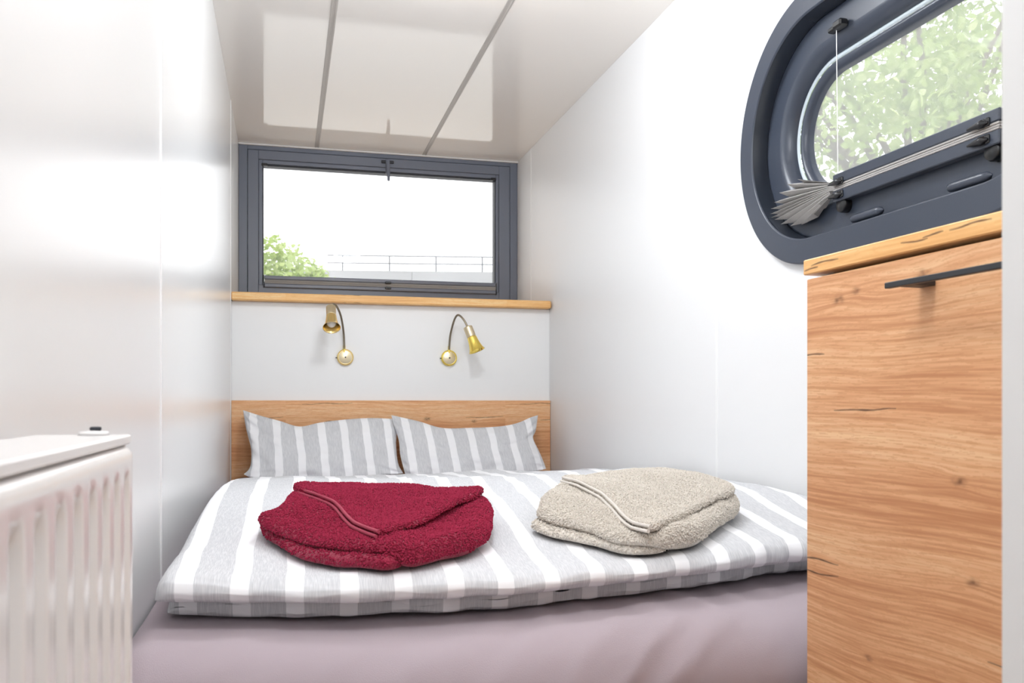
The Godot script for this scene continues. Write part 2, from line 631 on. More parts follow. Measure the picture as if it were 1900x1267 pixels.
func build_rear_window() -> void:
	var w := struct_root("window_1")
	var l := XL + 0.001
	var r := XR - 0.001
	var b := 1.277
	var t := YC - 0.006
	bar_frame(l, r, b, t, [0.042, 0.042, 0.06, 0.022], -4.652, -4.74, M.frame, w, "outer_frame")
	bar_frame(l + 0.044, r - 0.044, b + 0.062, t - 0.024, [0.052, 0.060, 0.052, 0.046], -4.648, -4.73, M.frame, w, "sash")
	bar_frame(l + 0.0965, r - 0.1045, b + 0.1145, t - 0.0705, [0.019, 0.016, 0.014, 0.020], -4.654, -4.725, M.frame, w, "glazing_bead")
	bar_frame(l + 0.1155, r - 0.1205, b + 0.1285, t - 0.0905, [0.004, 0.004, 0.004, 0.008], -4.664, -4.72, M.gasket, w, "gasket")
	boxpart("pane", Vector3(l + 0.115, b + 0.128, -4.700), Vector3(r - 0.119, t - 0.09, -4.704), M.glass, w, 0.0)
	# latch hanging from the top bar
	var lt := boxpart("latch", Vector3(0.507, 1.988, -4.632), Vector3(0.527, 2.068, -4.648), M.frame, w, 0.004)
	var mb := MB.new()
	mb.tube([Vector3(0.517, 2.05, -4.630), Vector3(0.517, 1.985, -4.604), Vector3(0.517, 1.945, -4.596)], [0.010, 0.0085, 0.006], 12)
	part("lever", mb, M.frame, lt)
	boxpart("rosette", Vector3(0.484, 2.046, -4.640), Vector3(0.550, 2.062, -4.649), M.gasket, lt, 0.003)
	for x in [l + 0.125, r - 0.135]:
		boxpart("blind_bracket", Vector3(x - 0.014, t - 0.103, -4.645), Vector3(x + 0.014, t - 0.089, -4.664), M.black, w, 0.002)


# ---------------------------------------------------------------- capsule window
const W_R := 0.33
const W_Y := 1.459
const W_FAR := -1.857
const W_NEAR := -1.333

func capsule_ring(inset: float, x: float, n := 64) -> PackedVector3Array:
	var row := PackedVector3Array()
	var rr := W_R - inset
	for k in n + 1:
		var an := PI / 2 + PI * k / n
		row.append(Vector3(x, W_Y + rr * sin(an), W_FAR + rr * cos(an)))
	for k in n + 1:
		var an := -PI / 2 + PI * k / n
		row.append(Vector3(x, W_Y + rr * sin(an), W_NEAR + rr * cos(an)))
	return row

func capsule_sweep(prof: Array) -> MB:
	var mb := MB.new()
	# hard edges: each profile run is its own sheet
	for run in prof:
		var rows := []
		for p in run:
			rows.append(capsule_ring(p.x, p.y))
		mb.grid(rows, [], true, false)
	return mb

func build_capsule_window() -> void:
	var w := struct_root("window_2")
	var q := func(a, b): return Vector2(a, b)
	var fl := capsule_sweep([
		[q.call(0.0, 1.30), q.call(0.0, 1.207)],
		[q.call(0.0, 1.207), q.call(0.0015, 1.204), q.call(0.004, 1.203)],
		[q.call(0.004, 1.203), q.call(0.058, 1.203)],
		[q.call(0.058, 1.203), q.call(0.0605, 1.2040), q.call(0.062, 1.207)],
	])
	part("outer_frame", fl, M.capsule, w, false, Vector3(-1, 0, 0))
	part("reveal", capsule_sweep([[q.call(0.062, 1.207), q.call(0.066, 1.2505)]]), M.reveal, w, false, Vector3(-1, 0, 0))
	var sa := capsule_sweep([
		[q.call(0.0655, 1.262), q.call(0.0655, 1.2505), q.call(0.068, 1.248), q.call(0.072, 1.2475)],
		[q.call(0.072, 1.2475), q.call(0.128, 1.2475)],
		[q.call(0.128, 1.2475), q.call(0.133, 1.2482), q.call(0.139, 1.2505), q.call(0.146, 1.255), q.call(0.153, 1.263), q.call(0.158, 1.272), q.call(0.160, 1.280)],
	])
	part("sash", sa, M.capsule, w, false, Vector3(-1, 0, 0))
	part("seal", capsule_sweep([[q.call(0.158, 1.280), q.call(0.160, 1.2785), q.call(0.166, 1.2785), q.call(0.169, 1.282)]]), M.seal, w, false, Vector3(-1, 0, 0))
	part("inner_frame", capsule_sweep([
		[q.call(0.168, 1.284), q.call(0.172, 1.281), q.call(0.178, 1.281), q.call(0.186, 1.286), q.call(0.190, 1.296), q.call(0.191, 1.309)]]), M.capsule, w, false, Vector3(-1, 0, 0))
	for d in [["pane", 1.306, M.low_gloss_glass], ["fly_screen", 1.3075, M.fly_screen]]:
		var mb := MB.new()
		var ring := capsule_ring(0.188, d[1])
		var pts := []
		for k in range(0, ring.size(), 2):
			pts.append(ring[k])
		mb.face(pts, Vector3(3, W_Y, -1.6))
		part(d[0], mb, d[2], w, false, Vector3(-1, 0, 0))
	# drain covers lying in the step of the frame
	for z in [-1.66, -1.365]:
		var mb := MB.new()
		var pth := []
		var rad := []
		for k in 13:
			var s := -1.0 + 2.0 * k / 12
			pth.append(Vector3(1.216, 1.2035, z + s * 0.056))
			rad.append(0.0095 * sqrt(maxf(0.02, 1.0 - pow(absf(s), 8))))
		mb.tube(pth, rad, 14)
		part("hinge_cover", mb, M.capsule, w)
	# upper blind clip screwed to the sash
	var mc := MB.new()
	mc.box(Vector3(1.228, 1.660, -1.822), Vector3(1.2475, 1.672, -1.770), 0.003)
	mc.box(Vector3(1.222, 1.658, -1.796), Vector3(1.246, 1.676, -1.764), 0.004)
	part("blind_clip", mc, M.black, w)


# ---------------------------------------------------------------- outside
func leaf_mesh() -> ArrayMesh:
	var mb := MB.new()
	var r := [PackedVector3Array(), PackedVector3Array(), PackedVector3Array()]
	for k in 4:
		var s := k / 3.0
		var wd := 0.5 * sin(PI * (0.12 + 0.88 * s)) * 0.62 + 0.02
		for e in 3:
			r[e].append(Vector3((e - 1) * wd, 0.10 * absf(e - 1) - 0.15 * s * s, s))
	mb.grid(r)
	return mb.commit(Vector3.ZERO, false, Vector3.UP)

func leaf_mat(c: Color) -> StandardMaterial3D:
	var m := mat(c, 0.6)
	m.vertex_color_use_as_albedo = true
	m.backlight_enabled = true
	m.backlight = Color(0.8, 0.85, 0.6)
	m.cull_mode = BaseMaterial3D.CULL_DISABLED
	return m

func build_tree(o: Node3D, base: Vector3, clumps: Array, count: int, size: float, m: Material) -> void:
	var mm := MultiMesh.new()
	mm.transform_format = MultiMesh.TRANSFORM_3D
	mm.use_colors = true
	mm.mesh = leaf_mesh()
	mm.mesh.surface_set_material(0, m)
	mm.instance_count = count
	for i in count:
		var c: Array = clumps[rng.randi() % clumps.size()]
		var d := Vector3(rng.randfn(), rng.randfn(), rng.randfn()).normalized() * pow(rng.randf(), 0.45)
		var p: Vector3 = c[0] + d * c[1] - base
		var bs := Basis(Vector3(rng.randfn(), rng.randfn(), rng.randfn()).normalized(), rng.randf() * TAU).scaled(Vector3.ONE * size * rng.randf_range(0.7, 1.3))
		mm.set_instance_transform(i, Transform3D(bs, p))
		var k := rng.randf()
		mm.set_instance_color(i, Color(0.60, 0.74, 0.36).lerp(Color(0.90, 0.95, 0.66), k * k))  # leaf tones whitened to paint in the bright haze at the windows
	var f := MultiMeshInstance3D.new()
	f.name = "foliage"
	f.multimesh = mm
	f.set_meta("kind", "stuff")
	o.add_child(f, true)
	var tr := MB.new()
	var mean := Vector3.ZERO
	for c in clumps:
		mean += c[0] / clumps.size()
	tr.tube([base, base.lerp(Vector3(mean.x, mean.y * 0.5, mean.z), 0.5), Vector3(mean.x, mean.y * 0.75, mean.z)], [0.16, 0.13, 0.09], 10)
	part("trunk", tr, M.bark, o)
	for c in clumps:
		if rng.randf() < 0.7:
			var mb := MB.new()
			var a := Vector3(mean.x, mean.y * rng.randf_range(0.45, 0.75), mean.z)
			var e: Vector3 = c[0]
			mb.tube([a, a.lerp(e, 0.5) + Vector3(rng.randf_range(-.15, .15), 0.12, rng.randf_range(-.15, .15)), e], [0.06, 0.035, 0.012], 7)
			part("branch", mb, M.bark, o)

func build_outside() -> void:
	var g := struct_root("ground")
	boxpart("paving", Vector3(-40, -0.6, 4), Vector3(60, -0.5, -90), M.ground, g, 0.0)
	# long pale concrete quay wall far behind the rear window, rail on top
	var q := thing("quay_wall", "pale concrete wall far away beyond the rectangular window", "wall", Vector3(8, -0.5, -50))
	var mb := MB.new()
	var zz := func(x): return -51.6 + 0.18 * x
	for k in 6:
		var x0 := -14.0 + k * 7.0
		var x1 := x0 + 6.98
		mb = MB.new()
		var ctr := Vector3((x0 + x1) / 2, 4, zz.call((x0 + x1) / 2) - 0.4)
		var c := []
		for y in [-0.5, 8.25]:
			for dz in [0.0, -0.8]:
				for x in [x0, x1]:
					c.append(Vector3(x, y, zz.call(x) + dz))
		for f in [[0, 1, 5, 4], [2, 3, 7, 6], [0, 1, 3, 2], [4, 5, 7, 6], [0, 2, 6, 4], [1, 3, 7, 5]]:
			mb.face([c[f[0]], c[f[1]], c[f[2]], c[f[3]]], ctr)
		part("slab", mb, M.concrete, q)
	var rl := thing("railing", "thin metal railing along the top of the distant concrete wall", "railing", Vector3(8, 8.25, -50))
	for y in [8.72, 9.15]:
		mb = MB.new()
		mb.tube([Vector3(2.3, y, zz.call(2.3) - 0.3), Vector3(16, y, zz.call(16.0) - 0.3)], [0.03], 8)
		part("rail", mb, M.rail_metal, rl)
	for k in 6:
		var x := 3.15 + 2.62 * k
		mb = MB.new()
		mb.tube([Vector3(x, 8.25, zz.call(x) - 0.3), Vector3(x, 9.15, zz.call(x) - 0.3)], [0.04], 8)
		part("post", mb, M.rail_metal, rl)
	# small leafy tree left in the rear window
	var b1 := Vector3(-0.6, -0.5, -20)
	var t1 := thing("leafy_tree", "pale leafy tree low at the left of the rectangular window", "tree", b1)
	build_tree(t1, b1, [[Vector3(-0.9, 3.7, -20), 0.75], [Vector3(-0.2, 3.9, -20.2), 0.6], [Vector3(0.25, 3.4, -19.8), 0.65], [Vector3(-1.4, 4.2, -20), 0.7], [Vector3(0.7, 2.9, -20), 0.6], [Vector3(-0.5, 2.9, -19.8), 0.8], [Vector3(0.6, 3.45, -20.1), 0.4]], 2600, 0.13, leaf_mat(c8(226, 228, 206)))
	# broad tree filling the capsule window
	var b2 := Vector3(7.4, -0.5, -9.6)
	var t2 := thing("broad_tree", "broad light green tree filling the round-ended window", "tree", b2)
	var cl := []
	for i in 46:
		cl.append([Vector3(rng.randf_range(4.0, 10.2), rng.randf_range(2.0, 6.4), rng.randf_range(-11.0, -7.6)), rng.randf_range(0.5, 0.95)])
	build_tree(t2, b2, cl, 15000, 0.11, leaf_mat(c8(214, 218, 190)))


# ---------------------------------------------------------------- bed
const MAT_Y := 0.472

func build_bed() -> void:
	var b := thing("bed", "double bed with mauve grey fitted sheet between white walls", "bed", Vector3(0.49, 0, -2.6))
	boxpart("bed_base", Vector3(XL + 0.012, 0.0, -1.20), Vector3(XR - 0.012, 0.20, -4.02), M.white_plastic, b, 0.004)
	# mattress in its sheet: section swept across x, front edge rounded and creased
	var rows := []
	var nx := 170
	for i in nx + 1:
		var x := lerpf(XL + 0.006, XR - 0.006, float(i) / nx)
		var ex := minf(x - (XL + 0.006), XR - 0.006 - x)
		var drop := 0.03 * pow(1.0 - clampf(ex / 0.05, 0.0, 1.0), 2)
		var zf := -1.140 + 0.035 * pow(clampf((0.25 - x) / 0.48, 0.0, 1.0), 1.5)
		zf = -1.150 - 0.045 * pow(clampf((0.25 - x) / 0.48, 0.0, 1.0), 1.5)
		var row := PackedVector3Array()
		row.append(Vector3(x, 0.20, -4.02))
		row.append(Vector3(x, MAT_Y - 0.05, -4.02))
		for j in 40:
			var z := lerpf(-4.01, zf - 0.10, j / 39.0)
			row.append(Vector3(x, MAT_Y - drop + 0.002 * fold_noise.get_noise_2d(x * 3, z * 3), z))
		for j in 16:
			var a := PI / 2 * (j + 1) / 17.0
			row.append(Vector3(x, MAT_Y - drop - 0.085 + 0.085 * cos(a), zf - 0.10 + 0.10 * sin(a)))
		for j in 26:
			var s := j / 25.0
			var y := lerpf(MAT_Y - drop - 0.085, 0.20, s)
			row.append(Vector3(x, y, zf))
		# creases pulled diagonally down to the left over the right half of the front edge
		var arc := 0.0
		for j in range(36, row.size()):
			var p := row[j]
			arc += row[j].distance_to(row[j - 1]) if j > 36 else 0.0
			var run := p.x + arc * 1.05
			var right := smoothstep(0.20, 0.50, p.x)
			var low := smoothstep(0.09, 0.22, arc)
			var f := 0.0
			for c in [[0.60, 0.022, 1.0], [0.675, 0.016, 0.7], [0.75, 0.02, 0.5], [0.86, 0.024, 0.9], [0.95, 0.016, 0.8], [1.03, 0.02, 0.7]]:
				f += c[2] * exp(-pow((run - c[0]) / c[1], 2))
			var d := (0.0075 * f * right + 0.003 * fold_noise.get_noise_2d(run * 9.0, arc * 3.0)) * low
			row[j] = p + Vector3(0, 0.6, 0.8) * d
		rows.append(row)
	var mb := MB.new()
	mb.grid(rows)
	for e in [0, nx]:
		var pts := []
		for p in rows[e]:
			pts.append(p)
		mb.face(pts, Vector3(0.49, 0.3, -2.6))
	part("mattress", mb, M.sheet, b)

	var hb := thing("headboard", "oak headboard panel with dark knots behind the striped pillows", "headboard", Vector3(0.49, 0.3, -4.04))
	boxpart("panel", Vector3(XL + 0.001, 0.30, -4.031), Vector3(XR - 0.002, 0.805, -4.0495), M.board, hb, 0.001)


func line_at(a: Array, s: float) -> Vector2:
	# polyline of x, y pairs at share s of its count
	var n := a.size() / 2
	var lens := [0.0]
	for j in n - 1:
		lens.append(lens[j] + Vector2(a[2 * j + 2] - a[2 * j], a[2 * j + 3] - a[2 * j + 1]).length())
	var i := 0
	var along: float = clampf(s, 0.0, 1.0) * lens[n - 1]
	while i < n - 2 and along > lens[i + 1]:
		i += 1
	var k: float = (along - lens[i]) / (lens[i + 1] - lens[i])
	var g := func(j): return Vector2(a[2 * clampi(j, 0, n - 1)], a[2 * clampi(j, 0, n - 1) + 1])
	return (g.call(i) as Vector2).cubic_interpolate(g.call(i + 1), g.call(i - 1), g.call(i + 2), k)

func build_pillow(called: String, label: String, top: Array, right: Array, bottom: Array, left: Array, fwd: float, lean: float, sd: int) -> void:
	var o := thing(called, label, "pillow", Vector3((left[0] + right[0]) / 2, MAT_Y, -3.8 + fwd), 0.0, "striped pillows at the bed head")
	var nu := 72
	var nv := 44
	var fr := []
	var bk := []
	var tu := []
	for j in nv + 1:
		var v := float(j) / nv
		var a := PackedVector3Array()
		var b := PackedVector3Array()
		var t := PackedVector2Array()
		for i in nu + 1:
			var u := float(i) / nu
			var p := line_at(top, u) * (1 - v) + line_at(bottom, u) * v + line_at(left, v) * (1 - u) + line_at(right, v) * u
			p -= (line_at(top, 0) * (1 - u) + line_at(top, 1) * u) * (1 - v) + (line_at(bottom, 0) * (1 - u) + line_at(bottom, 1) * u) * v
			var cu := 2 * u - 1
			var cv := 2 * v - 1
			var full := pow(maxf(0.0, 1 - pow(absf(cu), 2.6)), 0.62) * pow(maxf(0.0, 1 - pow(absf(cv), 2.4)), 0.62)
			var z := -3.72 - 0.9 * (p.y - 0.475) + fwd
			var rim := 1.0 - full
			var fold := 0.011 * rim * sin(u * 23.0 + 3.0 * fold_noise.get_noise_2d(u * 3 + sd, v * 3)) * smoothstep(0.0, 0.25, full)
			fold += 0.014 * fold_noise.get_noise_2d(u * 4.0 + sd * 3, v * 3.0) * full
			var corner := smoothstep(0.55, 1.0, absf(cu)) * smoothstep(0.35, 0.95, absf(cv))
			fold += 0.010 * corner * sin((absf(cu) - absf(cv) * 0.8) * 26.0) * smoothstep(0.0, 0.3, full)
			a.append(Vector3(p.x, p.y, z + 0.055 * full + fold))
			b.append(Vector3(p.x, p.y, z - 0.035 * full - fold * 0.3))
			t.append(Vector2((lerpf(lerpf(left[0], right[0], u), p.x, 0.7) + lean * (v - 0.5) + 0.3 * fold) / 0.0935 + sd * 0.37, v * 0.35))
		fr.append(a)
		bk.append(b)
		tu.append(t)
	var mb := MB.new()
	mb.grid(fr, tu)
	for r in bk:
		r.reverse()
	var tb := []
	for r in tu:
		var c: PackedVector2Array = r.duplicate()
		c.reverse()
		tb.append(c)
	mb.grid(bk, tb)
	part("pillowcase", mb, M.stripes, o)

func build_pillows() -> void:
	build_pillow("pillow", "grey and white striped pillow on the left against the headboard",
		[-0.178, 0.763, -0.097, 0.737, -0.022, 0.716, 0.058, 0.693, 0.146, 0.709, 0.259, 0.722, 0.365, 0.727, 0.470, 0.723],
		[0.470, 0.723, 0.475, 0.681, 0.465, 0.615, 0.465, 0.538, 0.482, 0.497],
		[-0.165, 0.505, -0.106, 0.486, 0.092, 0.478, 0.322, 0.478, 0.482, 0.497],
		[-0.178, 0.763, -0.162, 0.684, -0.139, 0.599, -0.141, 0.533, -0.165, 0.505], 0.0, -0.01, 1)
	build_pillow("pillow", "grey and white striped pillow on the right against the headboard",
		[0.455, 0.740, 0.572, 0.713, 0.670, 0.684, 0.780, 0.682, 0.928, 0.687, 1.020, 0.701, 1.097, 0.728, 1.132, 0.737],
		[1.132, 0.737, 1.104, 0.669, 1.083, 0.636, 1.095, 0.583, 1.105, 0.536, 1.109, 0.505],
		[0.488, 0.492, 0.558, 0.476, 0.719, 0.476, 0.971, 0.480, 1.109, 0.505],
		[0.455, 0.740, 0.462, 0.695, 0.476, 0.631, 0.476, 0.568, 0.488, 0.492], 0.02, -0.01, 4)


# ---------------------------------------------------------------- duvet
func duvet_front(x: float) -> float:
	return -1.335 + 0.07 * smoothstep(-0.2, 0.15, x) - 0.17 * pow(clampf((x - 0.30) / 0.75, 0.0, 1.0), 1.2)

func duvet_back(x: float) -> float:
	return -3.30 - 0.06 * sin(x * 3.0)

func duvet_top(x: float, z: float) -> float:
	var d := -z
	var y := 0.545 + 0.030 * smoothstep(1.35, 2.2, d) - 0.040 * smoothstep(2.5, 3.2, d)
	y += 0.010 * fold_noise.get_noise_2d(x * 2.1 + 5.0, d * 1.6) + 0.004 * fold_noise.get_noise_2d(x * 7.0, d * 4.0 + 9.0)
	y += 0.012 * smoothstep(0.55, 1.1, x)
	return y

func duvet_layer(bot: float, front: Callable, top: Callable, xl: float, xr: float, forward: float, wrinkle: float, under: float) -> MB:
	var rows := []
	var uvs := []
	var nx := 260
	for i in nx + 1:
		var k := float(i) / nx
		var x := lerpf(xl, xr, k)
		var e := minf(x - xl, xr - x)
		var ef := sqrt(maxf(0.0, 1.0 - pow(1.0 - clampf(e / 0.028, 0.0, 1.0), 2)))
		var zf: float = front.call(x)
		var zb := duvet_back(x)
		var row := PackedVector3Array()
		var uv := PackedVector2Array()
		var nt := 110
		for j in nt + 1:
			var z := lerpf(zb, zf - forward, float(j) / nt)
			var bf := sqrt(maxf(0.0, 1.0 - pow(1.0 - clampf((z - zb) / 0.14, 0.0, 1.0), 2)))
			var h: float = top.call(x, z) - bot
			row.append(Vector3(x, bot + h * ef * bf, z))
		var yt: float = (top.call(x, zf - forward) - bot) * ef
		var pinch := 1.0 + wrinkle * (0.5 * fold_noise.get_noise_2d(x * 5.0, 3.0) + 0.5 * smoothstep(0.5, 0.9, x) * fold_noise.get_noise_2d(x * 15.0, 4.0))
		for j in 18:
			var a := PI * (j + 1) / 19.0
			var s := sin(a)
			var c := cos(a)
			var bul := forward * pinch * pow(s, 0.85 if c > 0.0 else under)
			row.append(Vector3(x, bot + yt * 0.5 + yt * 0.5 * c + wrinkle * 0.010 * s * fold_noise.get_noise_2d(x * 9.0, a * 1.5 + 8.0), zf - forward + bul * ef))
		for j in 7:
			row.append(Vector3(x, bot, lerpf(zf - forward, zb, j / 6.0)))
		var run := 0.0
		for j in row.size():
			if j:
				run += row[j].distance_to(row[j - 1])
			var d := -row[j].z
			var per := lerpf(0.0755, 0.102, clampf((d - 1.25) / 1.4, 0.0, 1.2))
			uv.append(Vector2((x + 0.064 + 0.004 * fold_noise.get_noise_2d(x * 1.5 + 3.0, d * 2.2)) / per, run / 0.9))
		rows.append(row)
		uvs.append(uv)
	var mb := MB.new()
	mb.grid(rows, uvs)
	return mb

func build_duvet() -> void:
	var o := thing("duvet", "grey and white striped duvet folded over the mauve sheet", "duvet", Vector3(0.5, MAT_Y, -2.3))
	var low := duvet_layer(MAT_Y + 0.007,
		func(x): return duvet_front(x) - 0.060 + 0.02 * fold_noise.get_noise_2d(x * 2.5, 1.0),
		func(x, _z): return MAT_Y + 0.047 + 0.014 * smoothstep(0.6, 0.95, x), -0.174, 1.205, 0.035, 0.8, 0.35)
	part("lower_layer", low, M.stripes, o)
	var up := duvet_layer(MAT_Y + 0.036, func(x): return duvet_front(x), func(x, z): return duvet_top(x, z), -0.186, 1.208, 0.055, 0.35, 0.7)
	part("upper_layer", up, M.stripes, o)


# ---------------------------------------------------------------- towels
func smooth_outline(pts: Array, n: int) -> PackedVector2Array:
	# straight runs between the corners, the corners eased over a few samples
	var m := pts.size()
	var lens := [0.0]
	for k in m:
		lens.append(lens[k] + (pts[(k + 1) % m] as Vector2).distance_to(pts[k]))
	var raw := PackedVector2Array()
	for k in n:
		var along: float = lens[m] * k / n
		var i := 0
		while along > lens[i + 1]:
			i += 1
		raw.append((pts[i] as Vector2).lerp(pts[(i + 1) % m], (along - lens[i]) / (lens[i + 1] - lens[i])))
	for pass_no in 3:
		var out := PackedVector2Array()
		for k in n:
			var q := Vector2.ZERO
			for d in range(-2, 3):
				q += raw[posmod(k + d, n)] / 5.0
			out.append(q)
		raw = out
	return raw

# a folded layer of cloth lying on base(x, z), thick(x, z) high, with rounded rim
func slab(outline: Array, base: Callable, thick: Callable, rim: float, rough: float, sd: int) -> MB:
	var n := 200
	var o := smooth_outline(outline, n)
	var c := Vector2.ZERO
	for p in o:
		c += p / n
	var rows := []
	var steps := []
	for j in 8:
		steps.append([1.0 - sin(PI / 2 * j / 8.0), -1.0, 0])      # underside of the rim, from inside out (rim share, side)
	var put := func(k: int, share: float, up: float) -> Vector3:
		var d := (o[k] - c)
		var inn: Vector2 = o[k] - d.normalized() * minf(rim * share, d.length())
		var y: float = base.call(inn.x, inn.y)
		var h: float = thick.call(inn.x, inn.y)
		return Vector3(inn.x, y + h * (0.5 + 0.5 * up), inn.y)
	var mb := MB.new()
	# bottom centre -> bottom rim -> around -> top -> centre
	var under := PackedVector3Array()
	for k in n:
		var d := o[k] - c
		var q: Vector2 = c + d * 0.5
		under.append(Vector3(q.x, base.call(q.x, q.y), q.y))
	rows.append(under)
	for j in 13:
		var a := -PI / 2 + PI * j / 12.0
		var row := PackedVector3Array()
		for k in n:
			row.append(put.call(k, 1.0 - cos(a), sin(a)))
		rows.append(row)
	for j in range(1, 26):
		var row := PackedVector3Array()
		for k in n:
			var d := o[k] - c
			var e: Vector2 = o[k] - d.normalized() * minf(rim, d.length())
			var q := e.lerp(c, minf(0.999, j / 25.0))
			row.append(Vector3(q.x, base.call(q.x, q.y) + thick.call(q.x, q.y), q.y))
		rows.append(row)
	for i in rows.size():
		for k in n:
			var p: Vector3 = rows[i][k]
			var w := rough * (0.6 * fold_noise.get_noise_3d(p.x * 9 + sd, p.y * 20, p.z * 9) + 0.35 * fold_noise.get_noise_3d(p.x * 45, p.y * 45 + sd, p.z * 45))
			var dir := Vector3(p.x - c.x, 0, p.z - c.y).normalized() if i < 14 else Vector3.ZERO
			rows[i][k] = p + dir * w * (1.0 if i > 1 else 0.0) + Vector3.UP * (w * 0.8 if i > 7 else 0.0)
	mb.grid(rows, [], true, false)
	return mb

func hem(path: Array, w: float, y: Callable, lift: float, r: float) -> MB:
	var mb := MB.new()
	var pts := []
	for k in 40:
		var f := float(k) / 39 * (path.size() - 1)
		var i := mini(int(f), path.size() - 2)
		var g := func(j): return path[clampi(j, 0, path.size() - 1)]
		var p: Vector2 = (g.call(i) as Vector2).cubic_interpolate(g.call(i + 1), g.call(i - 1), g.call(i + 2), f - i)
		pts.append(Vector3(p.x + w, y.call(p.x, p.y) + lift, p.y))
	mb.tube(pts, [r], 8)
	return mb

func build_towels() -> void:
	var V := func(a: Array) -> Array:
		var out := []
		for i in range(0, a.size(), 2):
			out.append(Vector2(a[i], a[i + 1]))
		return out
	# --- red towel
	var o := thing("towel", "dark red terry towel folded on the duvet", "towel", Vector3(0.17, 0.55, -1.6))
	var foot: Array = V.call([-0.044, -1.70, -0.036, -1.60, 0.020, -1.460, 0.081, -1.342, 0.146, -1.276, 0.20, -1.36, 0.30, -1.50, 0.34, -1.74, 0.25, -1.76, 0.12, -1.83, 0.01, -1.84])
	var foot2: Array = V.call([0.012, -1.88, -0.012, -1.70, -0.034, -1.66, -0.052, -1.65, -0.030, -1.575, 0.034, -1.468, 0.095, -1.355, 0.150, -1.298, 0.18, -1.285, 0.296, -1.39, 0.35, -1.51, 0.392, -1.69, 0.392, -1.77, 0.33, -1.79, 0.25, -1.77, 0.12, -1.88])
	var by := func(x, z): return duvet_top(x, z) + 0.005
	var t1 := func(x, z): return 0.020 + 0.004 * smoothstep(-1.5, -1.8, z)
	# on the side from the front corner to the right the upper fold wraps round the lower one
	var w2 := func(x, z): return smoothstep(0.055, 0.012, (Vector2(x, z) - Vector2(0.175, -1.280)).dot(Vector2(-0.74, -0.67)))
	var y2 := func(x, z): return by.call(x, z) + (t1.call(x, z) - 0.003) * (1.0 - w2.call(x, z))
	var t2 := func(x, z):
		var ridge := 0.008 * exp(-pow((x - 0.30 - (z + 1.45) * -0.3) / 0.03, 2)) * smoothstep(-1.75, -1.5, z) - 0.007 * exp(-pow((x - 0.245 - (z + 1.45) * -0.4) / 0.03, 2)) * smoothstep(-1.75, -1.5, z)
		ridge += 0.006 * exp(-pow((x - 0.10 - (z + 1.55) * 0.35) / 0.035, 2))
		return 0.021 + 0.007 * smoothstep(-1.45, -1.75, z) + ridge * 0.6 + t1.call(x, z) * w2.call(x, z) * 0.8
	var y3 := func(x, z): return by.call(x, z) + t1.call(x, z) + 0.020 + 0.007 * smoothstep(-1.45, -1.75, z) + 0.008 * exp(-(Vector2(x, z) - Vector2(0.22, -1.60)).length_squared() / 0.012)
	towel_fold("lower_fold", slab(foot, by, t1, 0.014, 0.004, 1), M.terry_red, o, 7000)
	towel_fold("middle_fold", slab(foot2, y2, t2, 0.022, 0.005, 2), M.terry_red, o, 24000)
	var flap: Array = V.call([0.010, -1.875, 0.05, -1.77, 0.088, -1.665, 0.106, -1.52, 0.122, -1.40, 0.138, -1.345, 0.205, -1.42, 0.313, -1.63, 0.385, -1.735, 0.393, -1.775, 0.285, -1.77, 0.21, -1.855, 0.12, -1.885, 0.03, -1.91])
	towel_fold("top_flap", slab(flap, y3, func(x, z): return 0.010 + 0.003 * smoothstep(-1.5, -1.8, z), 0.006, 0.003, 3), M.terry_red, o, 15000)
	var edge: Array = V.call([0.022, -1.862, 0.048, -1.77, 0.086, -1.665, 0.104, -1.52, 0.120, -1.40, 0.136, -1.342])
	part("hem", hem(edge, 0.0, y3, 0.010, 0.003), M.hem_red, o)
	part("hem", hem(edge, -0.004, y3, 0.003, 0.003), M.hem_red, o)
	# --- sand towel
	var s := thing("towel", "pale sand terry towel folded on the duvet beside the white wall", "towel", Vector3(0.68, 0.55, -1.62))
	foot = V.call([0.447, -1.61, 0.457, -1.565, 0.52, -1.455, 0.555, -1.37, 0.606, -1.347, 0.66, -1.43, 0.78, -1.55, 0.86, -1.64, 0.87, -1.80, 0.84, -1.92, 0.70, -1.93, 0.60, -1.87])
	foot2 = V.call([0.60, -1.91, 0.487, -1.69, 0.462, -1.62, 0.470, -1.575, 0.516, -1.50, 0.535, -1.40, 0.575, -1.345, 0.63, -1.35, 0.69, -1.39, 0.80, -1.51, 0.885, -1.61, 0.905, -1.66, 0.905, -1.84, 0.865, -1.94, 0.70, -1.945])
	var s1 := func(x, z): return 0.017 + 0.005 * smoothstep(-1.5, -1.8, z)
	var sw := func(x, z): return smoothstep(0.055, 0.012, (Vector2(x, z) - Vector2(0.625, -1.335)).dot(Vector2(-0.724, -0.690)))
	var sy2 := func(x, z): return by.call(x, z) + (s1.call(x, z) - 0.003) * (1.0 - sw.call(x, z))
	var s2 := func(x, z): return 0.026 + 0.007 * smoothstep(-1.45, -1.8, z) + 0.004 * sin(x * 40.0 - z * 14.0) * smoothstep(0.72, 0.5, x) + s1.call(x, z) * sw.call(x, z) * 0.8
	var sy3 := func(x, z): return by.call(x, z) + s1.call(x, z) + 0.022 + 0.007 * smoothstep(-1.45, -1.8, z) + 0.006 * exp(-(Vector2(x, z) - Vector2(0.74, -1.66)).length_squared() / 0.015)
	towel_fold("lower_fold", slab(foot, by, s1, 0.014, 0.004, 11), M.terry_sand, s, 7000)
	towel_fold("middle_fold", slab(foot2, sy2, s2, 0.022, 0.005, 12), M.terry_sand, s, 22000)
	flap = V.call([0.598, -1.905, 0.606, -1.77, 0.612, -1.66, 0.590, -1.50, 0.576, -1.40, 0.578, -1.342, 0.71, -1.465, 0.835, -1.58, 0.890, -1.63, 0.905, -1.70, 0.902, -1.84, 0.862, -1.935, 0.70, -1.94])
